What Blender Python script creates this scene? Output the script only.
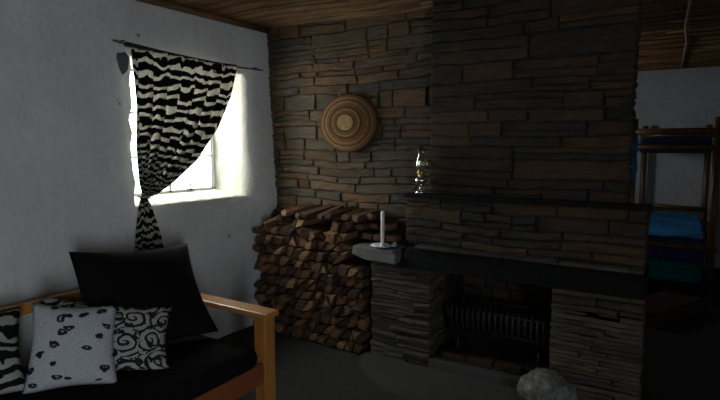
import bpy, bmesh, math, random
from mathutils import Vector, Matrix, noise
random.seed(7)
R = random.Random(11)
scene = bpy.context.scene
col = scene.collection
for o in list(bpy.data.objects): bpy.data.objects.remove(o)

# ---------------------------------------------------------------- camera
cam_d = bpy.data.cameras.new('camera'); cam = bpy.data.objects.new('camera', cam_d); col.objects.link(cam)
cam_d.sensor_width = 36; cam_d.lens = 36*510/720; cam_d.clip_start = 0.05
cam.location = (3.10, -3.43, 1.55)
cam.rotation_euler = (math.radians(90-5.933), 0, math.radians(31.968))
scene.camera = cam
# ---------------------------------------------------------------- light
w = bpy.data.worlds.new('world'); scene.world = w; w.use_nodes = True
bg = w.node_tree.nodes['Background']; bg.inputs[0].default_value = (0.93, 0.97, 1.0, 1); bg.inputs[1].default_value = 6.5
def area(name, loc, rot, sx, sy, power, colr, portal=False):
    l = bpy.data.lights.new(name, 'AREA'); l.shape = 'RECTANGLE'; l.size = sx; l.size_y = sy
    l.energy = power; l.color = colr
    if portal: l.cycles.is_portal = True
    o = bpy.data.objects.new(name, l); o.location = loc; o.rotation_euler = rot; col.objects.link(o); return o
P = math.pi
WY0, WY1, WZ0, WZ1 = -1.33, -0.285, 1.14, 2.15        # window hole in the left wall
# daylight entering by the window in the left wall, by the open doorway in the right wall
area('window_portal', (-0.42, -0.8, 1.65), (0, -P/2, 0), 1.1, 1.2, 1, (1,1,1), True)
area('doorway_portal', (5.25, -4.8, 1.05), (0, P/2, 0), 2.1, 1.0, 1, (1,1,1), True)
area('alcove_portal', (.68, 2.6, 1.75), (0, -P/2, 0), .7, .6, 1, (1,1,1), True)
area('window_daylight', (-0.75, -0.95, 1.95), (0, math.radians(-72), 0), 1.1, 1.2, 50, (1.0, 0.97, 0.88))
area('doorway_daylight', (5.5, -4.8, 1.3), (0, math.radians(88), 0), 1.6, 0.9, 27, (0.82, 0.92, 1.0))
area('alcove_fill', (.55, 2.6, 1.8), (0, math.radians(-78), 0), .7, .6, 5, (0.92, 0.96, 1.0))  # fill added at an unseen alcove opening to brighten the far room
vs = scene.view_settings
vs.view_transform = 'Standard'; vs.look = 'None'; vs.gamma = 1; vs.exposure = 0.0; vs.use_curve_mapping = False

# ---------------------------------------------------------------- materials
def mat(name, base=(.5,.5,.5), rough=.8, metal=0, spec=.3):
    m = bpy.data.materials.new(name); m.use_nodes = True
    b = m.node_tree.nodes['Principled BSDF']
    b.inputs['Base Color'].default_value = (*base, 1); b.inputs['Roughness'].default_value = rough
    b.inputs['Metallic'].default_value = metal; b.inputs['Specular IOR Level'].default_value = spec
    return m
def nd(m, t, **k):
    n = m.node_tree.nodes.new(t)
    for a, v in k.items():
        if a in n.inputs: n.inputs[a].default_value = v
        else: setattr(n, a, v)
    return n
def ln(m, a, b): m.node_tree.links.new(a, b)
def ramp(m, fac, stops, interp='LINEAR'):
    r = nd(m, 'ShaderNodeValToRGB'); r.color_ramp.interpolation = interp
    e = r.color_ramp.elements
    while len(e) < len(stops): e.new(.5)
    for i, (p, c) in enumerate(stops): e[i].position = p; e[i].color = (*c, 1)
    ln(m, fac, r.inputs[0]); return r.outputs[0]
def mixc(m, fac, a, b, mode='MIX'):
    x = nd(m, 'ShaderNodeMix', data_type='RGBA', blend_type=mode)
    if isinstance(fac, (int, float)): x.inputs[0].default_value = fac
    else: ln(m, fac, x.inputs[0])
    for s, v in ((6, a), (7, b)):
        if isinstance(v, tuple): x.inputs[s].default_value = (*v, 1)
        else: ln(m, v, x.inputs[s])
    return x.outputs[2]
def bsdf(m): return m.node_tree.nodes['Principled BSDF']
def setcol(m, c): ln(m, c, bsdf(m).inputs['Base Color'])
def coords(m, kind='Object', scale=(1,1,1), rot=(0,0,0)):
    t = nd(m, 'ShaderNodeTexCoord'); p = nd(m, 'ShaderNodeMapping'); p.inputs['Scale'].default_value = scale; p.inputs['Rotation'].default_value = rot
    ln(m, t.outputs[kind], p.inputs[0]); return p.outputs[0]
def nz(m, vec, scale, detail=4, rough=.6, dist=0):
    n = nd(m, 'ShaderNodeTexNoise'); n.inputs['Scale'].default_value = scale; n.inputs['Detail'].default_value = detail
    n.inputs['Roughness'].default_value = rough; n.inputs['Distortion'].default_value = dist
    ln(m, vec, n.inputs['Vector']); return n.outputs[0]
def bump(m, h, strength, dist):
    b = nd(m, 'ShaderNodeBump'); b.inputs['Strength'].default_value = strength; b.inputs['Distance'].default_value = dist
    ln(m, h, b.inputs['Height']); ln(m, b.outputs[0], bsdf(m).inputs['Normal'])

def m_plaster(name, base, spots=True):
    m = mat(name, base, .9, spec=.15); v = coords(m)
    c = ramp(m, nz(m, v, 2.2, 6, .65), [(.3, tuple(x*.82 for x in base)), (.7, base)])
    if spots:
        n2 = nz(m, v, 9, 3, .5)
        s = ramp(m, n2, [(.24, (1,1,1)), (.29, (0,0,0))])
        c = mixc(m, s, c, tuple(x*.35 for x in base))
    setcol(m, c)
    h = mixc(m, .5, nz(m, v, 14, 8, .7), nz(m, v, 3.5, 3, .5))
    bump(m, h, .8, .035); return m
def m_stone(name, cols, dark=1.0):
    m = mat(name, (.2,.2,.2), .85, spec=.25); v = coords(m)
    g = nd(m, 'ShaderNodeNewGeometry')
    st = [(i/len(cols), tuple(x*dark for x in c)) for i, c in enumerate(cols)]
    c = ramp(m, g.outputs['Random Per Island'], st, 'CONSTANT')
    va = coords(m, scale=(6, 6, 30))
    k = ramp(m, nz(m, va, 1.0, 6, .7, .6), [(.25, (.45,.45,.45)), (.75, (1.35,1.3,1.25))])
    c = mixc(m, 1.0, c, k, 'MULTIPLY')
    k2 = ramp(m, nz(m, v, 1.1, 3, .5), [(.35, (.66,.66,.67)), (.65, (1.2,1.03,.88))])
    c = mixc(m, 1.0, c, k2, 'MULTIPLY')
    setcol(m, c); bump(m, nz(m, coords(m, scale=(1,1,2.6)), 22, 8, .7), .9, .02); return m
def m_wood(name, a, b, scale=(3, 3, 30), rough=.5, spec=.3):
    m = mat(name, a, rough, spec=spec); v = coords(m, scale=scale)
    setcol(m, ramp(m, nz(m, v, 1.5, 5, .6, .8), [(.3, a), (.7, b)])); bump(m, nz(m, v, 6, 4), .25, .004); return m
M = {}
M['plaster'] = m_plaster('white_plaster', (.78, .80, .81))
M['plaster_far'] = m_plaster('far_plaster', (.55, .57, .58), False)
M['stone_back'] = m_stone('tan_stone', [(.20,.15,.10),(.15,.13,.10),(.23,.15,.09),(.165,.15,.12),(.12,.115,.10),(.20,.15,.095),(.16,.115,.075),(.185,.15,.11)], .68)
M['stone_breast'] = m_stone('sooty_stone', [(.066,.054,.044),(.053,.049,.046),(.098,.068,.045),(.060,.052,.043),(.046,.046,.047),(.074,.058,.044)], 1.08)
M['stone_lower'] = m_stone('grey_slate', [(.085,.082,.075),(.065,.066,.064),(.105,.098,.088),(.055,.055,.055),(.12,.105,.085)], 1.35)
M['mortar'] = m_plaster('dark_mortar', (.040,.035,.029), False)
M['soot_and_gap_shade'] = m_plaster('soot_and_gap_shade', (.020,.019,.018), False)  # firebox soot; also the painted shade of the gap under the bed
M['slab'] = m_plaster('black_slab', (.012,.012,.013), False)
M['hob'] = m_plaster('hob_stone', (.17,.17,.165), False)
M['floor'] = m_plaster('grey_screed', (.048,.048,.045), False); bsdf(M['floor']).inputs['Roughness'].default_value = .7
M['apron'] = m_plaster('apron_slate', (.075,.075,.072), False)
M['pine'] = m_wood('varnished_pine', (.58,.27,.08), (.46,.19,.05), (2, 14, 14), .32, .5)
M['pine_v'] = m_wood('varnished_pine_upright', (.55,.24,.06), (.42,.16,.04), (14, 14, 2), .32, .5)
M['rail_red'] = m_wood('red_pine', (.30,.09,.035), (.22,.065,.03), (14, 2, 14), .4, .4)
M['bunk'] = m_wood('bunk_pole', (.17,.085,.032), (.10,.05,.02), (14, 14, 2), .35, .5)
M['black'] = mat('black_cotton', (.0075,.0075,.008), .95, spec=.1)
M['iron'] = mat('black_iron', (.045,.045,.047), .55, .6)
M['steel'] = mat('painted_steel', (.6,.62,.6), .5)
M['wax'] = mat('white_wax', (.82,.80,.76), .45); bsdf(M['wax']).inputs['Subsurface Weight'].default_value = .15
M['enamel'] = mat('pale_enamel', (.62,.72,.82), .25, spec=.6)
M['brass'] = mat('old_brass', (.62,.44,.18), .28, .9)
M['wick'] = mat('wick', (.02,.02,.02), .9)
M['string'] = mat('string', (.45,.40,.3), .9)
M['lath'] = mat('lath', (.30,.24,.17), .8)

m = mat('reed', (.3,.18,.1), .75); g = nd(m, 'ShaderNodeNewGeometry')
c = ramp(m, g.outputs['Random Per Island'], [(0,(.21,.115,.05)),(.25,(.27,.15,.065)),(.5,(.14,.075,.035)),(.75,(.30,.175,.08))], 'CONSTANT')
k = ramp(m, nz(m, coords(m, scale=(1.2, 12, 12)), 2, 5, .7), [(.3,(.35,.33,.3)),(.65,(1.15,1.1,1.05))])
setcol(m, mixc(m, 1.0, c, k, 'MULTIPLY')); bump(m, nz(m, coords(m, scale=(2, 40, 40)), 2, 4), .5, .01); M['reed'] = m
M['pole'] = m_wood('roof_pole', (.22,.12,.055), (.10,.06,.03), (12, 2, 12), .7)

def m_split(name, cols):
    m = mat(name, (.3,.2,.1), .85, spec=.15); oi = nd(m, 'ShaderNodeObjectInfo')
    c = ramp(m, oi.outputs['Random'], [(i/len(cols), x) for i, x in enumerate(cols)], 'CONSTANT')
    k = ramp(m, nz(m, coords(m, scale=(45, 5, 45)), 1, 4, .6), [(.3,(.55,.5,.45)),(.7,(1.25,1.2,1.1))])
    setcol(m, mixc(m, 1.0, c, k, 'MULTIPLY')); bump(m, nz(m, coords(m, scale=(60, 8, 60)), 1, 3), .5, .01); return m
M['split'] = m_split('split_wood', [(.17,.095,.055),(.11,.065,.042),(.24,.14,.08),(.085,.052,.036),(.13,.078,.048),(.25,.15,.08),(.065,.042,.031)])
M['bark'] = m_split('bark', [(.085,.055,.04),(.06,.045,.035),(.11,.07,.045)])

# zebra cloth, uv in metres
def m_zebra(name, scale, thr, translucent, rotz=0.0, light=(.74,.73,.68)):
    m = mat(name, (.7,.7,.7), .9, spec=.1)
    v = coords(m, 'UV', rot=(0, 0, rotz))
    nA = nd(m, 'ShaderNodeTexNoise'); nA.inputs['Scale'].default_value = 7.0; nA.inputs['Detail'].default_value = 2.5; nA.inputs['Roughness'].default_value = .45
    st = nd(m, 'ShaderNodeMapping'); st.inputs['Scale'].default_value = (1.25, 1.5, 1); ln(m, v, st.inputs[0]); ln(m, st.outputs[0], nA.inputs[0])
    sp_ = nd(m, 'ShaderNodeSeparateXYZ'); ln(m, v, sp_.inputs[0])
    q = nd(m, 'ShaderNodeMath', operation='MULTIPLY_ADD'); q.inputs[1].default_value = scale*20; ln(m, sp_.outputs[1], q.inputs[0])
    q2 = nd(m, 'ShaderNodeMath', operation='MULTIPLY'); q2.inputs[1].default_value = 13; ln(m, nA.outputs[0], q2.inputs[0]); ln(m, q2.outputs[0], q.inputs[2])
    wv0 = nd(m, 'ShaderNodeMath', operation='SINE'); ln(m, q.outputs[0], wv0.inputs[0])
    wv = nd(m, 'ShaderNodeMapRange'); wv.inputs[1].default_value = -1; wv.inputs[2].default_value = 1; ln(m, wv0.outputs[0], wv.inputs[0])
    c = ramp(m, wv.outputs[0], [(thr-.05, (.012,.012,.012)), (thr+.05, light)])
    setcol(m, c)
    if translucent:
        tr = nd(m, 'ShaderNodeBsdfTranslucent'); ln(m, c, tr.inputs[0])
        mx = nd(m, 'ShaderNodeMixShader'); mx.inputs[0].default_value = translucent
        out = [n for n in m.node_tree.nodes if n.type == 'OUTPUT_MATERIAL'][0]
        ln(m, bsdf(m).outputs[0], mx.inputs[1]); ln(m, tr.outputs[0], mx.inputs[2]); ln(m, mx.outputs[0], out.inputs[0])
    return m
M['zebra'] = m_zebra('zebra_curtain', 5.7, .66, .38, 0.0, (.58,.565,.50))
M['zebra2'] = m_zebra('zebra_cushion', 4.6, .60, 0, .25, (.42,.42,.40))

# leaf print cushion
m = mat('leaf_print', (.6,.6,.6), .9, spec=.1); v = coords(m, 'UV')
nn = nd(m, 'ShaderNodeTexNoise'); nn.inputs['Scale'].default_value = 22; nn.inputs['Detail'].default_value = 2; ln(m, v, nn.inputs[0])
off = nd(m, 'ShaderNodeVectorMath', operation='SCALE'); off.inputs['Scale'].default_value = .05; ln(m, nn.outputs['Color'], off.inputs[0])
ad = nd(m, 'ShaderNodeVectorMath', operation='ADD'); ln(m, v, ad.inputs[0]); ln(m, off.outputs[0], ad.inputs[1])
mp = nd(m, 'ShaderNodeMapping'); mp.inputs['Rotation'].default_value = (0, 0, .6); mp.inputs['Scale'].default_value = (1, 1.5, 1); ln(m, ad.outputs[0], mp.inputs[0])
vo = nd(m, 'ShaderNodeTexVoronoi'); vo.inputs['Scale'].default_value = 12; vo.inputs['Randomness'].default_value = .7; ln(m, mp.outputs[0], vo.inputs['Vector'])
blob = ramp(m, vo.outputs['Distance'], [(0,(.1,.1,.1)),(.05,(.15,.15,.15)),(.10,(1,1,1)),(.27,(1,1,1)),(.31,(0,0,0))])
sel = ramp(m, vo.outputs['Color'], [(0,(0,0,0)),(.34,(.0,.0,.0)),(.36,(1,1,1))])
fac = mixc(m, 1.0, blob, sel, 'MULTIPLY')
cloth = ramp(m, nz(m, v, 90, 3), [(.35,(.40,.43,.47)),(.65,(.56,.59,.64))])
setcol(m, mixc(m, fac, cloth, (.02,.022,.03))); M['leaf'] = m
# scrolling vine print cushion
m = mat('vine_print', (.5,.5,.5), .9, spec=.1); v = coords(m, 'UV')
wn = nd(m, 'ShaderNodeTexNoise'); wn.inputs['Scale'].default_value = 14; wn.inputs['Detail'].default_value = 1; ln(m, v, wn.inputs[0])
ws = nd(m, 'ShaderNodeVectorMath', operation='SCALE'); ws.inputs['Scale'].default_value = .045; ln(m, wn.outputs['Color'], ws.inputs[0])
wa = nd(m, 'ShaderNodeVectorMath', operation='ADD'); ln(m, v, wa.inputs[0]); ln(m, ws.outputs[0], wa.inputs[1])
vo = nd(m, 'ShaderNodeTexVoronoi', voronoi_dimensions='2D'); vo.inputs['Scale'].default_value = 8.5; ln(m, wa.outputs[0], vo.inputs['Vector'])
sb = nd(m, 'ShaderNodeVectorMath', operation='SUBTRACT'); ln(m, wa.outputs[0], sb.inputs[0]); ln(m, vo.outputs['Position'], sb.inputs[1])
sx = nd(m, 'ShaderNodeSeparateXYZ'); ln(m, sb.outputs[0], sx.inputs[0])
at = nd(m, 'ShaderNodeMath', operation='ARCTAN2'); ln(m, sx.outputs[1], at.inputs[0]); ln(m, sx.outputs[0], at.inputs[1])
ma = nd(m, 'ShaderNodeMath', operation='MULTIPLY_ADD'); ma.inputs[1].default_value = 20; ln(m, vo.outputs['Distance'], ma.inputs[0]); ln(m, at.outputs[0], ma.inputs[2])
sn = nd(m, 'ShaderNodeMath', operation='SINE'); ln(m, ma.outputs[0], sn.inputs[0])
c = ramp(m, sn.outputs[0], [(.30,(0,0,0)),(.48,(1,1,1))])
lf = ramp(m, nz(m, v, 26, 2, .5), [(.56,(0,0,0)),(.60,(1,1,1))])
f_ = mixc(m, 1.0, c, lf, 'LIGHTEN')
setcol(m, mixc(m, f_, (.46,.45,.43), (.022,.022,.025))); M['vine'] = m
# blankets
def m_cloth(name, a, b, sc=(3,3,30)):
    m = mat(name, a, .9, spec=.1); setcol(m, ramp(m, nz(m, coords(m, scale=sc), 1.4, 4), [(.35,a),(.65,b)])); return m
M['blue'] = m_cloth('blue_blanket', (.02,.12,.32), (.06,.26,.52), (1,14,14))
M['navy'] = m_cloth('navy_ticking', (.03,.055,.12), (.05,.09,.19))
M['teal'] = m_cloth('teal_blanket', (.01,.13,.15), (.015,.19,.19))
m = mat('purple_trim', (.05,.05,.2), .9, spec=.1); vo = nd(m, 'ShaderNodeTexVoronoi'); vo.inputs['Scale'].default_value = 16; ln(m, coords(m, scale=(1,1,1)), vo.inputs['Vector'])
setcol(m, ramp(m, vo.outputs['Distance'], [(.25,(.20,.07,.24)),(.35,(.03,.05,.20))])); M['purple'] = m
# basket: concentric rings
m = mat('coiled_grass', (.3,.2,.1), .8, spec=.2)
t = nd(m, 'ShaderNodeTexCoord'); sx = nd(m, 'ShaderNodeSeparateXYZ'); ln(m, t.outputs['Object'], sx.inputs[0])
cx = nd(m, 'ShaderNodeCombineXYZ'); ln(m, sx.outputs[0], cx.inputs[0]); ln(m, sx.outputs[2], cx.inputs[1])
L = nd(m, 'ShaderNodeVectorMath', operation='LENGTH'); ln(m, cx.outputs[0], L.inputs[0])
dv = nd(m, 'ShaderNodeMath', operation='DIVIDE'); dv.inputs[1].default_value = .225; ln(m, L.outputs['Value'], dv.inputs[0])
A, B2, D2 = (.20,.105,.045), (.36,.23,.10), (.11,.055,.026)
c = ramp(m, dv.outputs[0], [(0,(.46,.34,.16)),(.27,D2),(.33,A),(.43,B2),(.48,D2),(.56,A),(.68,B2),(.72,A),(.79,D2),(.83,B2),(.87,A),(.95,D2)], 'CONSTANT')
k = ramp(m, nz(m, coords(m), 70, 3), [(.3,(.65,.6,.55)),(.7,(1.2,1.15,1.1))])
setcol(m, mixc(m, 1.0, c, k, 'MULTIPLY')); M['coil'] = m
m = mat('speckled_stone', (.3,.3,.28), .9); v = coords(m)
setcol(m, ramp(m, nz(m, v, 16, 6, .8), [(.35,(.06,.06,.055)),(.5,(.17,.17,.16)),(.65,(.36,.36,.34))])); bump(m, nz(m, v, 14, 6, .7), 1, .03); M['rock'] = m
# glass
def m_glass(name, tint, alpha):
    m = bpy.data.materials.new(name); m.use_nodes = True; nt = m.node_tree
    for n in list(nt.nodes):
        if n.type != 'OUTPUT_MATERIAL': nt.nodes.remove(n)
    out = nt.nodes[0]; t = nd(m, 'ShaderNodeBsdfTransparent'); t.inputs[0].default_value = (*tint, 1)
    gl = nd(m, 'ShaderNodeBsdfGlossy'); gl.inputs['Roughness'].default_value = .04
    fr = nd(m, 'ShaderNodeLayerWeight'); fr.inputs[0].default_value = alpha
    mx = nd(m, 'ShaderNodeMixShader'); ln(m, fr.outputs['Facing'], mx.inputs[0]); ln(m, t.outputs[0], mx.inputs[1]); ln(m, gl.outputs[0], mx.inputs[2]); ln(m, mx.outputs[0], out.inputs[0]); return m
M['pane'] = m_glass('window_glass', (.97,.99,.98), .12)
M['chimney_glass'] = m_glass('lamp_glass', (.9,.92,.9), .45)

# ---------------------------------------------------------------- mesh helpers
def link(name, bm, m, parent=None, smooth=False, loc=None):
    me = bpy.data.meshes.new(name); bmesh.ops.recalc_face_normals(bm, faces=bm.faces); bm.to_mesh(me); bm.free()
    for x in (m if isinstance(m, (list, tuple)) else [m]): me.materials.append(x)
    if smooth:
        for p in me.polygons: p.use_smooth = True
    o = bpy.data.objects.new(name, me); col.objects.link(o)
    if parent: o.parent = parent
    if loc: o.location = loc
    return o
def tag(o, label=None, cat=None, group=None, kind=None):
    if label: o['label'] = label
    if cat: o['category'] = cat
    if group: o['group'] = group
    if kind: o['kind'] = kind
    return o
def empty(name, loc, rz=0):
    o = bpy.data.objects.new(name, None); o.empty_display_size = .1; col.objects.link(o); o.location = loc; o.rotation_euler.z = rz; return o
def box(bm, lo, hi, bev=0):
    g = bmesh.ops.create_cube(bm, size=1)['verts']
    for v in g: v.co = Vector([lo[i] + (v.co[i]+.5)*(hi[i]-lo[i]) for i in range(3)])
    if bev:
        es = list({e for v in g for e in v.link_edges})
        bmesh.ops.bevel(bm, geom=es, offset=bev, segments=2, affect='EDGES', profile=.5)
def tube(bm, pts, r, n=8, cap=True):
    pts = [Vector(p) for p in pts]; rs = r if isinstance(r, (list, tuple)) else [r]*len(pts)
    prev = None; rings = []
    up = None
    for i, p in enumerate(pts):
        d = (pts[min(i+1, len(pts)-1)] - pts[max(i-1, 0)]).normalized()
        if up is None: up = Vector((0,0,1)) if abs(d.z) < .9 else Vector((1,0,0))
        a = d.cross(up).normalized(); up = a.cross(d).normalized()
        rings.append([bm.verts.new(p + rs[i]*(a*math.cos(2*P*k/n) + up*math.sin(2*P*k/n))) for k in range(n)])
    for a, b in zip(rings, rings[1:]):
        for k in range(n): bm.faces.new((a[k], a[(k+1)%n], b[(k+1)%n], b[k]))
    if cap: bm.faces.new(rings[0][::-1]); bm.faces.new(rings[-1])
def lathe(bm, prof, n=24, ax='z', cen=(0,0,0)):
    c = Vector(cen); rings = []
    for r, h in prof:
        ring = []
        for k in range(n):
            a = 2*P*k/n; x, y = r*math.cos(a), r*math.sin(a)
            ring.append(bm.verts.new(c + (Vector((x, y, h)) if ax == 'z' else Vector((x, -h, y)))))
        rings.append(ring)
    for a, b in zip(rings, rings[1:]):
        for k in range(n): bm.faces.new((a[k], a[(k+1)%n], b[(k+1)%n], b[k]))
    bm.faces.new(rings[0][::-1]); bm.faces.new(rings[-1])
def stone(bm, org, ud, nd_, u0, u1, z0, z1, dep, back=.05):
    """one rough dressed block; face towards nd_"""
    j = lambda a: R.uniform(-a, a)
    h = z1-z0; c = min(.008, h*.18); fr = []; md = []; bk = []
    n = max(2, int((u1-u0)/.07)+1)
    def pt(u, z, d):
        q = org + ud*u; s_ = (q.x + q.y*.6)
        z += .020*noise.noise(Vector((s_*1.7, z*2.2, 5))) + .010*noise.noise(Vector((s_*6, z*7, 2)))
        return q + Vector((0,0,z)) + nd_*d
    bot = [u0 + (u1-u0)*i/(n-1) for i in range(n)]
    loop = [(u, z0, 0, 1) for u in bot] + [(u, z1, 0, -1) for u in reversed(bot)]
    N = len(loop)
    for i, (u, z, _, s) in enumerate(loop):
        end = 1 if i in (0, N-1) else (-1 if i in (n-1, n) else 0)
        ju, jz = j(.004), j(h*.04)
        md.append(bm.verts.new(pt(u+ju, z+jz, dep - c*1.2 + j(.002))))
        bk.append(bm.verts.new(pt(u+ju, z+jz, -back)))
        fr.append(bm.verts.new(pt(u+ju+end*c, z+jz+s*c*R.uniform(.6,1.8), dep + j(.005))))
    for i in range(N):
        k = (i+1) % N
        bm.faces.new((bk[i], bk[k], md[k], md[i])); bm.faces.new((md[i], md[k], fr[k], fr[i]))
    for i in range(n-1):
        bm.faces.new((fr[i], fr[i+1], fr[N-2-i], fr[N-1-i]))
    # back stays open: it is bedded in the mortar
def stone_wall(bm, org, ud, nd_, W, z0, z1, hmin=.035, hmax=.11, wmin=.1, wmax=.45, dep=.02, gap=.005, skip=None, dj=.012):
    org = Vector(org); ud = Vector(ud); nd_ = Vector(nd_)
    z = z0
    while z < z1-.015:
        h = R.choice([R.uniform(hmin, hmax*.6), R.uniform(hmin, hmax)]); h = min(h, z1-z)
        if z1-z-h < hmin*.7: h = z1-z
        u = 0
        while u < W-.001:
            wd = R.uniform(wmin, wmax); wd = min(wd, W-u)
            if W-u-wd < wmin*.6: wd = W-u
            if not (skip and skip(u, u+wd, z, z+h)):
                if h > .075 and R.random() < .45 and wd > .12:   # two thin stones share the course
                    hm = h*R.uniform(.35, .65)
                    stone(bm, org, ud, nd_, u+gap, u+wd-gap, z+gap/2, z+hm-gap/2, dep+R.uniform(-dj, dj))
                    stone(bm, org, ud, nd_, u+gap, u+wd-gap, z+hm+gap/2, z+h-gap/2, dep+R.uniform(-dj, dj))
                else: stone(bm, org, ud, nd_, u+gap, u+wd-gap, z+gap/2, z+h-gap/2, dep+R.uniform(-dj, dj))
            u += wd
        z += h
H = 2.55
# ---------------------------------------------------------------- room shell
def struct(name, bm, m, smooth=False): return tag(link(name, bm, m, smooth=smooth), kind='structure')
bm = bmesh.new(); box(bm, (-.5, -6.6, -.15), (5.6, 4.9, 0)); struct('floor', bm, M['floor'])
# left wall: lumpy plaster grid with the deep window hole
def lumpy(y, z): return .018*noise.noise(Vector((y*1.7, z*1.7, 3))) + .010*noise.noise(Vector((y*5, z*5, 9)))
bm = bmesh.new()
ys = [-6.5 + i*.1 for i in range(52)]; ys = [y for y in ys if y < WY0-.06] + [WY0] + [WY0+(WY1-WY0)*i/12 for i in range(1,12)] + [WY1, -.18, -.09, .05]
zs = [i*.095 for i in range(12)] + [WZ0] + [WZ0+(WZ1-WZ0)*i/12 for i in range(1,12)] + [WZ1, 2.24, 2.33, 2.42, 2.5, 2.62]
def edge_j(y, z):
    jy = .030*noise.noise(Vector((z*9, 1, y))) + .020*noise.noise(Vector((z*27, 5, y)))
    jz = .010*noise.noise(Vector((y*9, 7, z))); return jy, jz
V = {}
for i, y in enumerate(ys):
    for j, z in enumerate(zs):
        yy, zz = y, z
        on = (abs(y-WY0) < 1e-6 or abs(y-WY1) < 1e-6) and WZ0-1e-6 <= z <= WZ1+1e-6
        on2 = (abs(z-WZ0) < 1e-6 or abs(z-WZ1) < 1e-6) and WY0-1e-6 <= y <= WY1+1e-6
        if on: yy += edge_j(y, z)[0]
        if on2: zz += edge_j(y, z)[1]
        tt = min(1, max(0, (y+.50)/.45)); tt = tt*tt*(3-2*tt); ox = tt*max(.0, (.105 - .085*max(0, z-1.1)/1.4) if z > 1.0 else .04)
        V[i, j] = bm.verts.new((lumpy(y, z)*(1-.7*tt) + ox, yy, zz))
i0, i1, j0, j1 = ys.index(WY0), ys.index(WY1), zs.index(WZ0), zs.index(WZ1)
for i in range(len(ys)-1):
    for j in range(len(zs)-1):
        if i0 <= i < i1 and j0 <= j < j1: continue
        bm.faces.new((V[i,j], V[i+1,j], V[i+1,j+1], V[i,j+1]))
# reveals going out to the frame, slightly splayed, rough
loop = [(i, j0) for i in range(i0, i1)] + [(i1, j) for j in range(j0, j1)] + [(i, j1) for i in range(i1, i0, -1)] + [(i0, j) for j in range(j1, j0, -1)]
prev = [V[k] for k in loop]; NS = 6
cy, cz = (WY0+WY1)/2, (WZ0+WZ1)/2
for s in range(1, NS+1):
    t = s/NS; ring = []
    for (i, j) in loop:
        y, z = ys[i], zs[j]; q = Vector((y*6, z*6, t*3))
        yy = cy + (y-cy)*(1-.10*t) + .03*noise.noise(q*2)*(1 if 0 < t < 1 else 0)
        zz = cz + (z-cz)*(1-.04*t) + .010*noise.noise(q*2+Vector((5,5,5)))*(1 if t < 1 else 0)
        if j == j0: zz += .03*t
        ring.append(bm.verts.new((-.35*t + .01, yy, zz)))
    n = len(ring)
    for k in range(n): bm.faces.new((prev[k], prev[(k+1)%n], ring[(k+1)%n], ring[k])).material_index = 1
    prev = ring
# outer skin of the wall
o = [(-.42, -6.5), (-.42, .05)]
box(bm, (-.42, -6.5, 0), (-.34, WY0+.05, 2.62)); box(bm, (-.42, WY1-.05, 0), (-.34, .05, 2.62))
box(bm, (-.42, WY0+.05, 0), (-.34, WY1-.05, WZ0+.05)); box(bm, (-.42, WY0+.05, WZ1-.02), (-.34, WY1-.05, 2.62))
box(bm, (-.42, -6.6, 0), (.02, -6.5, 2.62))
M['reveal'] = m_plaster('cream_reveal', (.68,.66,.58), False)
struct('wall_left', bm, [M['plaster'], M['reveal']], True)
# window frame + panes
def frame_win():
    bm = bmesh.new(); x0, x1 = -.345, -.315; y0, y1, z0, z1 = WY0+.05, WY1-.045, WZ0+.045, WZ1-.03
    t = .022
    box(bm, (x0,y0,z0),(x1,y0+t,z1),.003); box(bm,(x0,y1-t,z0),(x1,y1,z1),.003)
    box(bm,(x0,y0,z0),(x1,y1,z0+t),.003); box(bm,(x0,y0,z1-t),(x1,y1,z1),.003)
    ym = -.80
    box(bm,(x0,ym-.011,z0),(x1,ym+.011,z1),.003); box(bm,(x0+.006,-.375,z0),(x1,-.36,z1),.002)
    for q in (1.475, 1.80): box(bm,(x0+.005,y0,q-.007),(x1-.005,y1,q+.007),.002)
    f = struct('window_1', bm, M['steel'])
    bm = bmesh.new(); box(bm, (-.332,y0,z0),(-.328,y1,z1)); link('pane', bm, M['pane'], f)
    bm = bmesh.new(); box(bm,(-.315,-.64,z0+.012),(-.285,-.60,z0+.024),.002); tube(bm,[(-.292,-.62,z0+.02),(-.292,-.62,z0+.055)],.006,8); lathe(bm,[(.0,.0),(.009,.003),(.009,.012),(.0,.015)],8,'z',(-.292,-.62,z0+.052))
    link('window_latch', bm, M['iron'], f)
frame_win()
# back wall (stone), opening behind the fireplace
FX0, FX1 = 1.70, 2.49
bm = bmesh.new()
box(bm, (-.35, .0, 0), (FX0, .40, 2.65)); box(bm, (FX1, 0, 0), (2.80, .40, 2.65)); box(bm, (FX0, 0, .74), (FX1, .40, 2.65)); box(bm, (FX0, .33, 0), (FX1, .40, .74))
bw = struct('wall_back', bm, M['mortar'])
bm = bmesh.new(); stone_wall(bm, (0, 0, 0), (1,0,0), (0,-1,0), 1.66, 0.0, 2.60, .035, .15, .10, .55, .018, .0035, None, .006)
link('stone_facing', bm, M['stone_back'], bw)
bm = bmesh.new(); stone_wall(bm, (2.80, 0, 0), (0,1,0), (1,0,0), .40, 0, 2.6, .04, .11, .12, .3, .008); link('stone_reveal', bm, M['stone_back'], bw)
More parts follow.
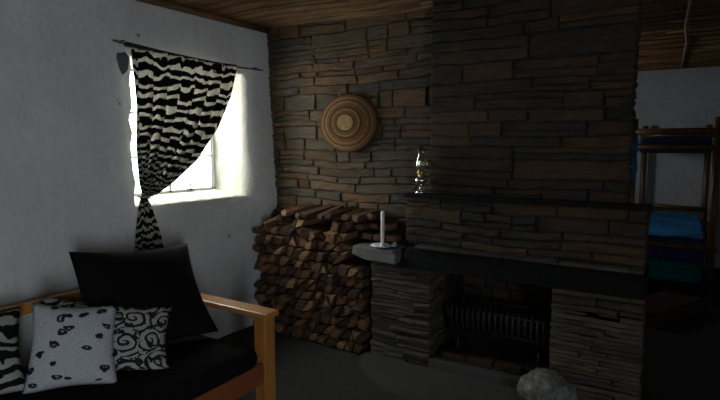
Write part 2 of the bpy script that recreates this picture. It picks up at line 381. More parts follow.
# far room
bm = bmesh.new()
N1 = 30
g = {}
for i in range(N1+1):
    for j in range(18):
        x = .9+4.5*i/N1; z = 2.66*j/17; g[i,j] = bm.verts.new((x, 4.45+.02*noise.noise(Vector((x*2,z*2,0))), z))
for i in range(N1):
    for j in range(17): bm.faces.new((g[i,j],g[i+1,j],g[i+1,j+1],g[i,j+1]))
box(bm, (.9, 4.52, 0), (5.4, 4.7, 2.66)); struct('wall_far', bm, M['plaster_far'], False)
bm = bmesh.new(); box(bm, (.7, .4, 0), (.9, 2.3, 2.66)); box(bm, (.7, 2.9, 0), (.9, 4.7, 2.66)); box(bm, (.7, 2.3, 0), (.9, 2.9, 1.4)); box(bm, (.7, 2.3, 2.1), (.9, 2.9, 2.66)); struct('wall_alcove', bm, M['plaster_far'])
# right wall with a doorway, rear wall
bm = bmesh.new()
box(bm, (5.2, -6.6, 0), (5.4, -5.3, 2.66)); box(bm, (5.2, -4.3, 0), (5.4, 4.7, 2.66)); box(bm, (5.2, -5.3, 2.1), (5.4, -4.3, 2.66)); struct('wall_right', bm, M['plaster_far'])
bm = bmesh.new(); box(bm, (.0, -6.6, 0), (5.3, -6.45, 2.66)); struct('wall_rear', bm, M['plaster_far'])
# ceiling of reeds laid side by side over a dark backing
bm = bmesh.new(); box(bm, (-.5, -6.6, 2.63), (5.6, 4.9, 2.7)); ce = struct('ceiling', bm, M['mortar'])
bm = bmesh.new(); y = -4.6
while y < 4.45:
    r = R.uniform(.010, .021); x0 = -.02
    while x0 < 5.2:
        L_ = R.uniform(1.2, 2.6); x1 = min(5.25, x0+L_)
        pts = []; zz = H + r + R.uniform(-.004, .008)
        for k in range(5):
            x = x0 + (x1-x0)*k/4
            sag = -.035*math.exp(-((x-1.35)/.5)**2) + .012*noise.noise(Vector((x*1.2, y*.6, 0)))
            pts.append((x, y + .012*noise.noise(Vector((x*1.5, y*30, 4))), zz + sag))
        tube(bm, pts, r, 5); x0 = x1
    y += r*1.75
link('reed_layer', bm, M['reed'], ce, True)
for (x, r) in ((1.60, .05), (4.3, .05)):
    bm = bmesh.new(); tube(bm, [(x-.12+.1*i+.02*math.sin(i*2), -5.2+1.25*i if x > 3 else -5.2+1.2*i, H-r*.4+.0) for i in range(5 if x < 3 else 8)], r, 10)
    link('roof_pole', bm, M['pole'], ce, True)
bm = bmesh.new(); tube(bm, [(3.13, -1.5, H-.012), (3.11, .6, H-.012), (3.085, 1.6, H-.03), (3.10, 2.4, H-.012), (3.06, 4.3, H-.012)], .010, 6); link('ceiling_lath', bm, M['lath'], ce, True)
bm = bmesh.new(); tube(bm, [(.03, -6.3+.63*i, H-.01+.01*math.sin(i*2.1)) for i in range(11)], .028, 8); link('wall_pole', bm, M['pole'], ce, True)
# ---------------------------------------------------------------- fireplace
fp = tag(empty('fireplace', (2.1, 0, 0)), 'sooty stacked-stone fireplace with chimney breast and deep black hearth opening', 'fireplace')
def fl(name, bm, m, smooth=False, label=None):
    for v in bm.verts: v.co.x -= 2.1
    o = link(name, bm, m, fp, smooth)
    if label: o['label'] = label
    return o
UX0, UX1, UY = 1.645, 2.87, -.20
LX0, LX1, LY, LZ = 1.50, 2.975, -.27, 1.21
bm = bmesh.new(); box(bm, (UX0+.015, UY+.02, LZ), (UX1-.015, -.001, 2.60)); br = fl('chimney_breast', bm, M['mortar'])
bm = bmesh.new()
stone_wall(bm, (UX0, UY+.025, 0), (1,0,0), (0,-1,0), UX1-UX0, LZ, 2.60, .055, .16, .2, .7, .022, .0025, None, .006)
stone_wall(bm, (UX1-.02, UY+.03, 0), (0,1,0), (1,0,0), .17, LZ, 2.60, .045, .12, .1, .2, .018, .004, None, .003)
stone_wall(bm, (UX0+.02, -.005, 0), (0,-1,0), (-1,0,0), .17, LZ, 2.60, .045, .12, .1, .2, .018, .004)
fl('breast_facing', bm, M['stone_breast'])
bm = bmesh.new(); box(bm, (LX0+.015, LY+.02, .88), (LX1-.015, -.001, LZ)); box(bm, (FX1+.04, -.26, 0), (LX1-.01, -.001, .88)); box(bm, (FX0-.0, -.02, .70), (FX1, -.001, .9)); fl('lower_breast', bm, M['mortar'])
bm = bmesh.new()
stone_wall(bm, (LX0, LY+.025, 0), (1,0,0), (0,-1,0), LX1-LX0, .885, LZ, .045, .10, .14, .45, .022, .004, None, .01)
stone_wall(bm, (LX1-.02, LY+.03, 0), (0,1,0), (1,0,0), .24, .885, LZ, .045, .10, .1, .24, .018, .004)
stone_wall(bm, (LX0+.02, -.005, 0), (0,-1,0), (-1,0,0), .24, .885, LZ, .045, .10, .1, .24, .018, .004)
fl('lower_facing', bm, M['stone_breast'])
# ledge stones where the breast steps in
bm = bmesh.new()
for (a, b) in ((1.49, 1.70), (1.705, 2.03), (2.035, 2.36), (2.365, 2.66), (2.665, 2.99)):
    box(bm, (a, -.292, LZ-.002), (b, UY+.012, LZ+.022+R.uniform(-.004,.004)), .004)
fl('ledge', bm, M['slab'])
# thin lighter course over the lintel, then the lintel
bm = bmesh.new()
a = 1.60
while a < 2.97:
    b = min(2.975, a+R.uniform(.22,.4)); box(bm, (a+.002, -.335, .862), (b-.002, -.05, .882+R.uniform(-.003,.003)), .004); a = b
fl('ledge_course', bm, M['stone_lower'])
bm = bmesh.new(); box(bm, (1.475, -.315, .715), (2.985, -.0, .858), .006)
for v in bm.verts:
    if v.co.x < 1.6 and v.co.z > .8: v.co.x += .06
fl('lintel', bm, M['slab'], label='sooty black lintel slab')
# pillars of thin slate courses
def pillar(x0, x1, y0, ztop, out=-1):
    bm = bmesh.new(); box(bm, (x0+.02, y0+.03, 0), (x1-.02, -.001, ztop-.005))
    p = fl('pillar', bm, M['mortar'])
    bm = bmesh.new()
    stone_wall(bm, (x0, y0+.035, 0), (1,0,0), (0,-1,0), x1-x0, 0.0, ztop, .022, .055, .16, .5, .022, .003, None, .016)
    stone_wall(bm, (x1-.025, y0+.03, 0), (0,1,0), (1,0,0), -y0-.03, 0, ztop, .022, .055, .1, .28, .018, .003)
    stone_wall(bm, (x0+.025, -.005, 0), (0,-1,0), (-1,0,0), -y0-.03, 0, ztop, .022, .055, .1, .28, .018, .003)
    q = fl('slate_courses', bm, M['stone_lower']); q.parent = p
pillar(1.225, FX0, -.29, .735); pillar(FX1, 2.985, -.29, .712)
# hob shelf left of the lintel
bm = bmesh.new(); box(bm, (1.10, -.345, .738), (1.47, -.012, .832), .01)
bmesh.ops.subdivide_edges(bm, edges=bm.edges[:], cuts=2, use_grid_fill=True)
for v in bm.verts:
    v.co += Vector((1,1,.5))*.012*noise.noise(v.co*14)
    if v.co.x < 1.2 and v.co.z < .78: v.co.z += .03; v.co.x += .0
    if v.co.x > 1.4 and v.co.z > .8: v.co.x -= .02
fl('hob_shelf', bm, M['hob'], label='lighter grey stone hob shelf')
# fire box
bm = bmesh.new(); box(bm, (FX0-.0, .27, .06), (FX1, .329, .739)); box(bm, (FX0-.0, .001, .06), (FX0+.03, .27, .739)); box(bm, (FX1-.03, .001, .06), (FX1, .27, .739)); fl('firebox_lining', bm, M['soot_and_gap_shade'])
bm = bmesh.new(); stone_wall(bm, (FX0+.03, .268, 0), (1,0,0), (0,-1,0), FX1-FX0-.06, .09, .73, .05, .11, .12, .3, .012); fl('firebox_bricks', bm, M['stone_breast'])
bm = bmesh.new(); box(bm, (FX0-.0, -.305, 0), (FX1+.0, .33, .092), .006)
bmesh.ops.subdivide_edges(bm, edges=bm.edges[:], cuts=2, use_grid_fill=True)
fl('hearth', bm, M['apron'])
bm = bmesh.new()
for i in range(3): box(bm, (1.77+.185*i, -.235, .0925), (1.945+.185*i, -.155, .140), .006)
fl('fire_bricks', bm, m_plaster('sooty_brick', (.055,.036,.029), False))
# curved floor apron in front of the pillars
bm = bmesh.new(); n = 26; pts = []
cx, cy, rx, ry = 2.05, -.30, .86, .50
for i in range(n+1):
    a = P + P*i/n; pts.append((cx + rx*math.cos(a), cy + ry*math.sin(a)))
top = [bm.verts.new((x + .006*noise.noise(Vector((x*20,y*20,0))), y, .032)) for x, y in pts]; bot = [bm.verts.new((v.co.x, v.co.y, 0)) for v in top]
bm.faces.new(top)
for i in range(n): bm.faces.new((top[i], top[i+1], bot[i+1], bot[i]))
bm.faces.new((top[-1], top[0], bot[0], bot[-1])); fl('hearth_apron', bm, M['apron'])

# ---------------------------------------------------------------- fire grate
gr = tag(empty('fire_grate', (2.10, -.02, .092)), 'black iron fire grate with curved upright bars inside the hearth opening', 'fire grate')
bm = bmesh.new()
for y, z in ((-.09, .20), (-.125, .345), (.15, .34)): tube(bm, [(-.32, y, z), (.34, y, z)], .009, 8)
for x in (-.32, .34): tube(bm, [(x, .15, .34), (x, .14, .12), (x, 0, .10), (x, -.09, .20), (x, -.125, .345)], .009, 8)
link('grate_frame', bm, M['iron'], gr, True)
NB = 17
for i in range(NB):
    x = -.30 + .62*i/(NB-1); bm = bmesh.new()
    tube(bm, [(x, .15, .34), (x, .14, .15), (x, .03, .105), (x, -.07, .16), (x+.008, -.128, .24), (x+.012, -.148, .32), (x+.012, -.125, .375)], [.007,.007,.008,.009,.010,.010,.006], 7)
    link('grate_bar', bm, M['iron'], gr, True)
for x in (-.27, .29):
    for y in (-.06, .13):
        bm = bmesh.new(); tube(bm, [(x, y, 0), (x, y, .115 if y < 0 else .14)], .010, 8); link('leg', bm, M['iron'], gr, True)

# ---------------------------------------------------------------- rough rock before the hearth
bm = bmesh.new(); bmesh.ops.create_icosphere(bm, subdivisions=4, radius=1)
for v in bm.verts:
    d = v.co.normalized(); k = 1 + .22*noise.noise(d*1.6+Vector((3,1,2))) + .07*noise.noise(d*5)
    q = Vector((d.x*.15, d.y*.13, d.z*.14))*k
    q.z = max(q.z, -.11); v.co = q
ob = tag(link('rough_stone', bm, M['rock'], None, True, (2.53, -.49, .142)), 'pale speckled rough stone standing on the floor before the hearth', 'stone')

# ---------------------------------------------------------------- woven wall basket
bm = bmesh.new(); prof = [(.0, .012)]
rr = .006
nr = 19
pr = []
for i in range(nr):
    r = .225*(i+.5)/nr; dish = .080 - .062*(r/.225)**2.2
    pr.append((max(.002, r-.0055), dish)); pr.append((r, dish+.006))
pr.append((.227, .014)); pr.append((.224, .006)); pr.append((.215, .012)); pr.append((.12, .05)); pr.append((.001, .062))
lathe(bm, [(.001,.078)]+pr, 48, 'y')
ob = tag(link('woven_basket', bm, M['coil'], None, True, (.885, -.045, 1.735)), 'round coiled grass basket hanging on the stone wall', 'basket')
ob.scale.x = 1.10; ob.rotation_euler = (math.radians(-2), 0, math.radians(9))

# ---------------------------------------------------------------- candle in its holder
ch = tag(empty('candle_holder', (1.32, -.27, .834)), 'pale blue enamel saucer candle holder on the stone hob', 'candle holder')
bm = bmesh.new(); lathe(bm, [(.001,0),(.045,0),(.085,.012),(.087,.016),(.044,.006),(.02,.008),(.018,.03),(.0165,.03),(.0165,.012),(.001,.012)], 32); link('saucer', bm, M['enamel'], ch, True)
bm = bmesh.new(); tube(bm, [(.084,0,.012),(.108,0,.018),(.112,0,.034),(.098,0,.042),(.084,0,.016)], .003, 6); link('handle', bm, M['enamel'], ch, True)
cd = tag(empty('candle', (1.32, -.27, .8465)), 'tall white unlit candle standing in the enamel holder', 'candle')
bm = bmesh.new(); lathe(bm, [(.001,0),(.0135,0),(.0135,.242),(.010,.249),(.003,.247)], 20); link('wax_stick', bm, M['wax'], cd, True)
bm = bmesh.new(); tube(bm, [(0,0,.246),(.001,0,.256),(.003,0,.262)], .001, 5); link('wick', bm, M['wick'], cd)

# ---------------------------------------------------------------- oil lantern on the ledge
la = tag(empty('oil_lamp', (1.605, -.235, 1.2335)), 'small brass oil lamp with glass chimney on the left ledge', 'lamp')
la.location.y = -.245; M['font_metal'] = mat('polished_tin', (.8,.8,.76), .16, .95)
bm = bmesh.new(); lathe(bm, [(.001,0),(.036,0),(.040,.008),(.030,.02),(.012,.03),(.010,.05),(.030,.062),(.042,.085),(.040,.105),(.018,.118),(.001,.12)], 24); link('font', bm, M['font_metal'], la, True)
bm = bmesh.new(); lathe(bm, [(.001,.115),(.019,.116),(.021,.13),(.028,.135),(.028,.15),(.020,.155),(.001,.156)], 20); link('burner', bm, M['brass'], la, True)
bm = bmesh.new(); tube(bm, [(.02,0,.138),(.043,0,.138)], .002, 6); lathe(bm, [(.001,-.007),(.006,-.006),(.006,.006),(.001,.007)], 10, 'z', (.045,0,.138)); link('wick_knob', bm, M['brass'], la, True)
bm = bmesh.new(); n = 20; prof = [(.023,.152),(.036,.175),(.040,.195),(.034,.225),(.022,.26),(.019,.33)]
rings = [[bm.verts.new((r*math.cos(2*P*k/n), r*math.sin(2*P*k/n), h)) for k in range(n)] for r, h in prof]
for a, b in zip(rings, rings[1:]):
    for k in range(n): bm.faces.new((a[k], a[(k+1)%n], b[(k+1)%n], b[k]))
g_ = link('lamp_chimney', bm, M['chimney_glass'], la, True)
sm = g_.modifiers.new('s', 'SOLIDIFY'); sm.thickness = .0015
bm = bmesh.new(); tube(bm, [(0,0,.154),(0,0,.168)], .004, 6); link('wick', bm, M['wick'], la)
M['lining'] = mat('reflector_tin', (.75,.70,.55), .25, .9)
bm = bmesh.new(); lathe(bm, [(.001,.0),(.034,.002),(.036,.006),(.0345,.008),(.001,.004)], 24, 'y', (.0,.036,.20)); link('reflector', bm, M['lining'], la, True)

# ---------------------------------------------------------------- firewood stack
lights = ['small split firewood log with its end showing in the wood stack', ]
W_, NX = 1.10, 13
prof_top = lambda x: .84 + .17*min(1, max(0, (x-.05)/.45)) + .03*math.sin(x*7) - .04*max(0, (x-1.0)/.2)
dz = .082
def gp(i, j):
    x = W_*(i + (.5 if (j % 2) else 0))/NX; z = dz*j
    q = Vector((i*3.1+j*.7, j*2.3, 11))
    n1, n2 = noise.noise(q*1.37), noise.noise(q*1.37+Vector((40,3,9)))
    if 0 < i < NX: x += .050*n1
    z = z + .043*n2 if j > 0 else 0
    return Vector((min(x + .05, 1.185), 0, z + .004))
def log_mesh(poly_f, poly_b, y0, y1, bark_edges):
    """split billet: irregular prism with worn ends; slot 0 split wood, slot 1 bark"""
    bm = bmesh.new(); c = sum(poly_f, Vector())/len(poly_f); n = len(poly_f); rings = []
    sd = R.uniform(0, 50); slant = R.uniform(-.35, .35); slz = R.uniform(-.3, .3)
    for t, k in ((0, .80), (.03, .94), (.35, .97), (.7, .94), (.97, .92), (1, .80)):
        y = y0 + (y1-y0)*t; ring = []
        for i in range(n):
            p = poly_f[i]; kk = k*(1-.12*abs(noise.noise(Vector((i*2.3+sd, t*3, sd)))))
            q = c + (p-c)*kk
            ring.append(bm.verts.new((q.x, y + (1-t)*((q.x-c.x)*slant + (q.z-c.z)*slz), q.z)))
        rings.append(ring)
    for a, b in zip(rings, rings[1:]):
        for k in range(n):
            f = bm.faces.new((a[k], a[(k+1)%n], b[(k+1)%n], b[k])); f.material_index = 1 if k in bark_edges else 0
    bm.faces.new(rings[0][::-1]); bm.faces.new(rings[-1]); return bm
def add_log(pf, y0, y1):
    n = len(pf); be = set(k for k in range(n) if R.random() < .45)
    c = sum(pf, Vector())/n; c.y = (y0+y1)/2
    bm = log_mesh(pf, pf, y0, y1, be)
    for v in bm.verts: v.co -= c
    o = link('firewood_log', bm, [M['split'], M['bark']], None, False, c)
    return tag(o, 'split firewood log packed among others in the tall wood stack', 'firewood', 'firewood logs stacked in the corner')
def rounder(poly):
    """cuts corners and bows edges so that ends differ: halves, wedges, near rounds"""
    c = sum(poly, Vector())/len(poly); out = []; n = len(poly)
    for i in range(n):
        a, b, d = poly[i-1], poly[i], poly[(i+1)%n]
        if R.random() < .6:
            f = R.uniform(.15, .35); out += [b.lerp(a, f), b.lerp(d, f)]
        else: out.append(b)
    return out
nlog = 0; j = 0
while j*dz < 1.08:
    for i in range(NX):
        if j % 2: q = [gp(i, j), gp(i+1, j), gp(min(i+2, NX), j+1), gp(i+1, j+1)]
        else: q = [gp(i, j), gp(i+1, j), gp(i+1, j+1), gp(i, j+1)]
        xm = (q[0].x+q[1].x)/2; zt = max(q[2].z, q[3].z); xr = max(p.x for p in q)
        if zt > prof_top(xm) or q[1].x-q[0].x < .02: continue
        if xr > 1.09 and zt > .735: continue
        if abs(q[2].x-q[3].x) < .02: q = q[:3]
        y0 = -.285 + R.uniform(-.035, .035); y1 = -.022 + R.uniform(-.02, .0)
        c = sum(q, Vector())/len(q); q = [c + (p-c)*.975 for p in q]
        if len(q) == 4 and R.random() < .28:
            k = R.choice((0, 1)); A_, B_ = ([q[0], q[1], q[2]], [q[0], q[2], q[3]]) if k else ([q[0], q[1], q[3]], [q[1], q[2], q[3]])
            for T in (A_, B_):
                ct = sum(T, Vector())/3; T = [ct+(p-ct)*.96 for p in T]
                add_log(T, y0 + R.uniform(-.02,.02), y1)
        else: add_log(rounder(q), y0, y1)
    j += 1
# loose logs lying on top at odd angles
for (x, y, z, yaw, L_, rad, tl) in ((.16,-.20,.865,-.10,.28,.040,.10),(.25,-.17,.94,-.20,.28,.040,.22),(.36,-.17,1.00,.12,.27,.036,.20),(.46,-.16,1.035,-.28,.28,.042,.12),(.57,-.16,1.03,-.15,.27,.036,.16),(.68,-.17,1.04,-.38,.29,.042,.2),(.79,-.16,1.04,-.12,.27,.036,.22),(.89,-.16,1.045,-.3,.28,.042,.12),(.99,-.16,1.04,.1,.25,.038,.1),(1.09,-.15,1.03,-.1,.24,.046,.05),
        (1.135,-.11,.885,.05,.18,.046,0),(1.235,-.11,.885,-.1,.17,.046,0),(1.335,-.11,.88,.1,.17,.044,0),(1.18,-.11,.965,.1,.17,.042,0),(1.28,-.11,.962,-.05,.17,.040,0),(1.10,-.14,.955,0,.2,.036,0),(1.18,-.12,1.04,-.1,.18,.036,.05)):
    poly = [Vector((rad*math.cos(a)*R.uniform(.85,1.2), 0, rad*.85*math.sin(a)*R.uniform(.85,1.15))) for a in ([.5, 2.4, 3.6, 5.4] if R.random() < .5 else [.3, 1.5, 2.7, 3.9, 5.2])]
    bm = log_mesh(poly, poly, -L_/2, L_/2, {1})
    o = tag(link('firewood_log', bm, [M['split'], M['bark']], None, False, (x, y, z)), 'split firewood log lying loose and slanted on top of the wood stack', 'firewood', 'loose logs on top of the wood stack')
    o.rotation_euler = (tl, 0, yaw)

# ---------------------------------------------------------------- curtain and rod
bm = bmesh.new(); rp = [(.055, -1.47, 2.215), (.06, -1.30, 2.200), (.06, -.95, 2.185), (.062, -.6, 2.180), (.06, -.35, 2.188), (.05, -.11, 2.20)]
tube(bm, rp, [.007,.009,.009,.008,.007,.005], 8)
tag(link('curtain_rod', bm, M['pole'], None, True), 'thin brown stick curtain rod above the window', 'curtain rod')
for k, (y, z) in enumerate(((-1.40, 2.212), (-.20, 2.197))):
    bm = bmesh.new(); tube(bm, [(-.03, y, z+.012), (.07, y, z+.012)], .004, 6)
    tag(link('nail', bm, M['iron'], None, True), ['dark nail holding the rod at its left end', 'dark nail holding the rod at its right end'][k], 'nail')
Lp = [(-1.330,2.18),(-1.325,1.95),(-1.322,1.73),(-1.315,1.55),(-1.30,1.43),(-1.292,1.30),(-1.292,1.215)]
Rp = [(-.425,2.18),(-.505,1.95),(-.66,1.69),(-.86,1.46),(-1.07,1.31),(-1.20,1.235),(-1.262,1.215)]
Tl = [(-1.292,1.215),(-1.315,1.14),(-1.335,1.02),(-1.345,.93),(-1.35,.865)]
Tr = [(-1.262,1.215),(-1.235,1.16),(-1.20,1.05),(-1.17,.94),(-1.155,.85)]
for P_ in (Lp, Tl): P_[:] = [(y-.055, z) for y, z in P_]
Rp[:] = [(y-.02-.02*i/6, z) for i, (y, z) in enumerate(Rp)]; Tr[:] = [(y-.04, z) for y, z in Tr]
def samp(p, t):
    t = t*(len(p)-1); i = min(int(t), len(p)-2); f = t-i; return (p[i][0]*(1-f)+p[i+1][0]*f, p[i][1]*(1-f)+p[i+1][1]*f)
def cloth(bm, Lc, Rc, nu, nv, uvw, v0, vlen, amp0, ampf, xoff):
    uvl = bm.loops.layers.uv.verify(); g = {}
    for b in range(nv+1):
        t = b/nv; l = samp(Lc, t); r = samp(Rc, t)
        for a in range(nu+1):
            s = a/nu; amp = ampf(t)
            y = l[0]*(1-s)+r[0]*s; z = l[1]*(1-s)+r[1]*s - .02*math.sin(P*s)*(1-t)*0
            ph = s*2*P*7.5 + .8*math.sin(3*s+t*2)
            x = xoff(t) + amp*math.sin(ph) + amp*.4*math.sin(ph*2.3+1)
            y += amp*.35*math.cos(ph)
            g[a,b] = (bm.verts.new((x, y, z)), (s*uvw, v0 - t*vlen))
    for b in range(nv):
        for a in range(nu):
            q = [g[a,b], g[a+1,b], g[a+1,b+1], g[a,b+1]]; f = bm.faces.new([v[0] for v in q])
            for lp, v in zip(f.loops, q): lp[uvl].uv = v[1]
cu = tag(empty('curtain', (.06, -1.28, .86)), 'zebra print cotton curtain gathered and knotted across the window', 'curtain')
bm = bmesh.new(); cloth(bm, Lp, Rp, 110, 70, 1.25, 2.0, 1.05, 0, lambda t: .017 + .016*math.sin(P*min(1,t*1.1)) - .013*max(0,t-.8)/.2, lambda t: .095+.01*t)
for v in bm.verts: v.co.y -= -1.28; v.co.x -= .06; v.co.z -= .86
o = link('drape', bm, M['zebra'], cu, True); o.modifiers.new('s','SOLIDIFY').thickness = .0012
bm = bmesh.new(); cloth(bm, Tl, Tr, 60, 30, .6, .9, .40, 0, lambda t: .006+.016*t, lambda t: .09)
for v in bm.verts: v.co.y -= -1.28; v.co.x -= .06; v.co.z -= .86
o = link('tail', bm, M['zebra'], cu, True); o.modifiers.new('s','SOLIDIFY').thickness = .0012
bm = bmesh.new(); bmesh.ops.create_uvsphere(bm, u_segments=16, v_segments=10, radius=1)
uvl = bm.loops.layers.uv.verify()
for f in bm.faces:
    for lp in f.loops: lp[uvl].uv = (lp.vert.co.y*.04, lp.vert.co.z*.05)
for v in bm.verts: v.co = Vector((v.co.x*.028+.038, v.co.y*.030-.045, v.co.z*.020+.355)) + Vector((0,1,0))*.006*noise.noise(v.co*3)
link('knot', bm, M['zebra'], cu, True)
bm = bmesh.new(); tube(bm, [(.02,-.085,.365),(.07,-.065,.36),(.075,-.025,.352),(.03,-.005,.35),(.005,-.045,.36),(.02,-.085,.365)], .004, 6); link('tie_cord', bm, M['string'], cu, True)
# header hem pocket running round the rod
bm = bmesh.new(); pts = [(x+.0, y, z) for x, y, z in [(.06,-1.39,2.205),(.06,-1.1,2.19),(.061,-.85,2.183),(.062,-.6,2.18),(.061,-.425,2.186)]]
tube(bm, [(p[0]-.06, p[1]+1.28, p[2]-.86) for p in pts], .016, 10); link('rod_pocket', bm, mat('dark_hem', (.02,.02,.018), .9), cu, True)
# dark patch on the wall left of the rod
bm = bmesh.new(); bmesh.ops.create_icosphere(bm, subdivisions=3, radius=1)
for v in bm.verts: v.co = Vector((v.co.x*.02, v.co.y*.045*(1+.5*v.co.z), v.co.z*.075))*(1+.3*noise.noise(v.co*2))
M['patch'] = m_plaster('dark_patch', (.11,.12,.13), False)
tag(link('trim_1', bm, M['patch'], None, True, (.0, -1.375, 2.09)), kind='structure')

# ---------------------------------------------------------------- sofa
sf = tag(empty('sofa', (.6, -2.3, 0)), 'low pine-framed futon sofa with black seat against the white wall', 'sofa')
def sp(name, bm, m, smooth=False, label=None):
    for v in bm.verts: v.co -= Vector((.6, -2.3, 0))
    o = link(name, bm, m, sf, smooth)
    if label: o['label'] = label
    return o
for (y0, y1) in ((-1.325, -1.205), (-3.42, -3.30)):
    bm = bmesh.new(); box(bm, (.14, y0, .565), (1.155, y1, .600), .012); sp('armrest', bm, M['pine'], True)
    for o_ in (sf.children[-1],):
        for p in o_.data.polygons: p.use_smooth = False
    ym = (y0+y1)/2
    for x in (.19, 1.045):
        bm = bmesh.new(); box(bm, (x, ym-.045, 0), (x+.085, ym+.045, .566), .008); sp('leg', bm, M['pine_v'])
    bm = bmesh.new(); box(bm, (.27, ym-.02, .19), (1.05, ym+.02, .30), .006); sp('side_rail', bm, M['rail_red'])
bm = bmesh.new(); box(bm, (1.085, -3.32, .175), (1.118, -1.30, .300), .006); sp('front_rail', bm, M['rail_red'])
bm = bmesh.new(); box(bm, (.15, -3.35, .66), (.19, -1.27, .72), .008); sp('back_rail', bm, M['pine'])
for y in (-3.30, -1.32):
    bm = bmesh.new(); box(bm, (.152, y-.03, 0), (.188, y+.03, .665), .004); sp('back_post', bm, M['pine_v'])
bm = bmesh.new(); box(bm, (.19, -3.32, .175), (.22, -1.30, .30), .006); sp('rear_rail', bm, M['rail_red'])
for i in range(14):
    y = -3.2 + i*.14; bm = bmesh.new(); box(bm, (.215, y-.035, .268), (1.09, y+.035, .29), .002); sp('slat', bm, M['rail_red'])
def rbox(lo, hi, r, nx, ny, amp, seed):
    bm = bmesh.new(); box(bm, lo, hi, r)
    bmesh.ops.subdivide_edges(bm, edges=[e for e in bm.edges if e.calc_length() > .15], cuts=9, use_grid_fill=True)
    c = (Vector(lo)+Vector(hi))/2; hs = (Vector(hi)-Vector(lo))/2
    for v in bm.verts:
        d = v.co-c; k = (1-min(1,abs(d.x)/hs.x)**4)*(1-min(1,abs(d.y)/hs.y)**6)
        v.co.z += (.025*k if d.z > 0 else 0) + amp*noise.noise(v.co*6+Vector((seed,0,0)))*(1 if d.z > -hs.z*.5 else 0)
    return bm
bm = rbox((.235, -3.29, .292), (1.128, -1.345, .405), .045, 9, 9, .008, 1)
sp('seat_mattress', bm, M['black'], True, 'black futon seat')

# ---------------------------------------------------------------- cushions, from four corners
def cushion(name, BL, BR, TR, TL, th, m, label, wu, wv, pin=.045, n=22, seed=0):
    BL, BR, TR, TL = map(Vector, (BL, BR, TR, TL)); base = (BL+BR)/2
    nrm = ((BR-BL).cross(TL-BL)).normalized(); bm = bmesh.new(); uvl = bm.loops.layers.uv.verify()
    cen = (BL+BR+TR+TL)/4
    sides = []
    for sg in (1, -1):
        g = {}
        for i in range(n+1):
            for j in range(n+1):
                u, v = i/n, j/n
                e = (1-abs(2*u-1)**3.0)*(1-abs(2*v-1)**3.0)
                pu = u + pin*(.5-u)*2*math.sin(P*v)**1*(abs(2*u-1)**2)
                pv = v + pin*(.5-v)*2*math.sin(P*u)**1*(abs(2*v-1)**2)
                p = (BL*(1-pu)+BR*pu)*(1-pv) + (TL*(1-pu)+TR*pu)*pv
                wr = .006*noise.noise(Vector((u*5, v*5, seed+sg)))*min(1, e*3)
                p = p + nrm*sg*(th/2*e**.6 + .0 + wr)
                g[i,j] = bm.verts.new(p - base)
        for i in range(n):
            for j in range(n):
                q = [(i,j),(i+1,j),(i+1,j+1),(i,j+1)]
                if sg < 0: q = q[::-1]
                f = bm.faces.new([g[k] for k in q])
                for lp, k in zip(f.loops, q): lp[uvl].uv = (k[0]/n*wu + seed, k[1]/n*wv + (0 if sg > 0 else 2))
    bmesh.ops.remove_doubles(bm, verts=bm.verts, dist=.0006)
    o = link(name, bm, m, None, True, base); tag(o, label, 'cushion'); return o
cushion('cushion', (.66,-2.10,.45), (.80,-1.355,.445), (.37,-1.215,.915), (.37,-1.985,.995), .16, M['black'], 'large square black cushion leaning back on the sofa', .75, .7, seed=3)
cushion('cushion', (.46,-2.87,.445), (.62,-2.33,.44), (.37,-2.235,.755), (.30,-2.74,.80), .13, M['zebra2'], 'zebra striped cushion at the left end of the sofa', .5, .42, seed=1)
cushion('cushion', (.545,-2.275,.435), (.955,-1.83,.425), (.735,-1.625,.655), (.42,-2.16,.805), .11, M['vine'], 'cushion with a scrolling black vine print, behind the leaf print cushion', .56, .38, seed=2)
cushion('cushion', (.615,-2.365,.42), (.885,-2.065,.425), (.735,-1.955,.755), (.515,-2.245,.81), .12, M['leaf'], 'square pale grey cushion with a small dark leaf print', .42, .42, seed=5)

# ---------------------------------------------------------------- bunk bed
BX0, BX1, BY0, BY1 = 2.70, 3.40, 2.42, 4.36
bb = tag(empty('bunk_bed', (3.05, 3.4, 0)), 'two-tier wooden bunk bed against the far white wall', 'bunk bed')
def bp(name, bm, m, smooth=False):
    for v in bm.verts: v.co -= Vector((3.05, 3.4, 0))
    return link(name, bm, m, bb, smooth)
for x in (BX0, BX1):
    for y in (BY0, BY1):
        bm = bmesh.new(); tube(bm, [(x, y, 0), (x+.004, y, .9), (x, y, 1.83)], .035, 12); bp('post', bm, M['bunk'], True)
for z, r in ((1.70, .033), (1.55, .026), (.58, .030)):
    for y in (BY0, BY1):
        bm = bmesh.new(); tube(bm, [(BX0-.06, y, z), (BX1+.06, y, z)], r, 10); bp('end_rail', bm, M['bunk'], True)
for z in (1.55, .60):
    for x in (BX0, BX1):
        bm = bmesh.new(); tube(bm, [(x, BY0, z), (x, BY1, z)], .028, 10); bp('side_rail', bm, M['bunk'], True)
bm = bmesh.new(); tube(bm, [(BX0+.0, BY1-.02, .78), (BX1+.02, BY1-.02, .76)], .03, 10); bp('end_rail', bm, M['bunk'], True)
bm = rbox((BX0+.04, BY0+.045, 1.49), (BX1-.04, BY1-.05, 1.64), .03, 9, 9, .004, 5); bp('mattress', bm, M['navy'], True)
bm = rbox((BX0+.04, BY0+.045, .43), (BX1-.04, BY1-.06, .64), .03, 9, 9, .004, 6); bp('mattress', bm, M['purple'], True)
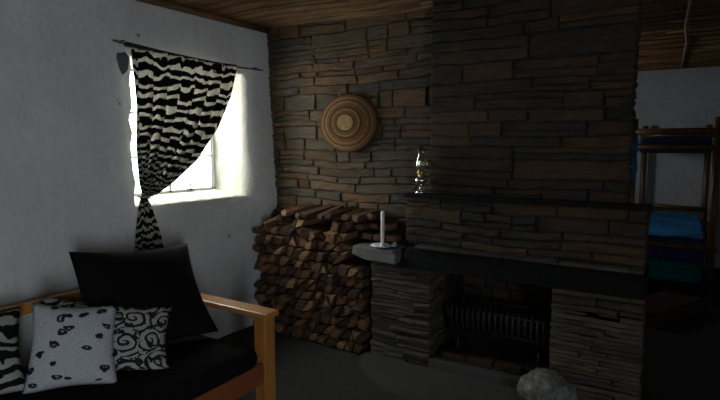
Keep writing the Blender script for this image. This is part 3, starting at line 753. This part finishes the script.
# blue blanket over the lower bunk
bm = bmesh.new(); N2 = 26; g = {}
for i in range(N2+1):
    for j in range(N2+1):
        x = BX0+.045+(BX1-BX0-.09)*i/N2; y = BY0+.05+(BY1-BY0-.14)*j/N2
        z = .672 + .022*math.sin(y*17+2*noise.noise(Vector((x*3,y*2,0)))) + .010*noise.noise(Vector((x*8,y*8,3)))
        g[i,j] = bm.verts.new((x-3.05, y-3.4, z-.66))
for i in range(N2):
    for j in range(N2): bm.faces.new((g[i,j],g[i+1,j],g[i+1,j+1],g[i,j+1]))
o = tag(link('blanket', bm, M['blue'], None, True, (3.05, 3.4, .675)), 'rumpled bright blue blanket spread on the lower bunk', 'blanket'); o.modifiers.new('s','SOLIDIFY').thickness = .015
# teal cover stored beneath
bm = rbox((2.75, 2.47, .20), (3.35, 4.2, .41), .05, 9, 9, .01, 8)
for v in bm.verts: v.co -= Vector((3.1, 3.3, .2))
tag(link('under_bed_mattress', bm, M['teal'], None, True, (3.1, 3.3, .2)), 'teal covered spare mattress under the lower bunk', 'mattress')
bm = bmesh.new(); box(bm, (-.33, -.72, 0), (.23, .80, .1995), .01)
tag(link('shaded_gap_base', bm, M['soot_and_gap_shade'], None, False, (3.1, 3.3, 0)), 'low base under the teal mattress, painted black as the shaded gap there', 'bed base')  # unseen support; its black colour stands for the shade under the bed
# blue towel on the near left post
bm = bmesh.new(); g = {}
for i in range(13):
    for j in range(13):
        a = P*1.1*i/12 + P*.8; r = .045+.006*math.sin(j+i*1.5); g[i,j] = bm.verts.new((r*math.cos(a), r*math.sin(a), -.42*j/12*(1+.05*math.sin(i))))
for i in range(12):
    for j in range(12): bm.faces.new((g[i,j],g[i+1,j],g[i+1,j+1],g[i,j+1]))
o = tag(link('towel', bm, M['blue'], None, True, (BX0, BY0, 1.64)), 'bright blue towel hanging down the left bunk post', 'towel'); o.modifiers.new('s','SOLIDIFY').thickness = .006

# ---------------------------------------------------------------- dark case on the floor behind the chimney
cs = tag(empty('suitcase', (3.03, 1.95, 0), -.45), 'flat dark red-brown case lying on the floor by the bunk', 'case')
bm = bmesh.new(); box(bm, (-.17, -.42, 0), (.17, .42, .10), .015); link('case_body', bm, m_wood('case_brown', (.075,.028,.020), (.05,.02,.016), (3,20,3)), cs)
bm = bmesh.new(); box(bm, (-.172, -.422, .102), (.172, .422, .135), .012); link('lid', bm, mat('case_lid', (.055,.022,.018), .7), cs)
bm = bmesh.new(); tube(bm, [(.17,-.07,.07),(.20,-.06,.07),(.20,.06,.07),(.17,.07,.07)], .008, 8); link('handle', bm, M['black'], cs, True)
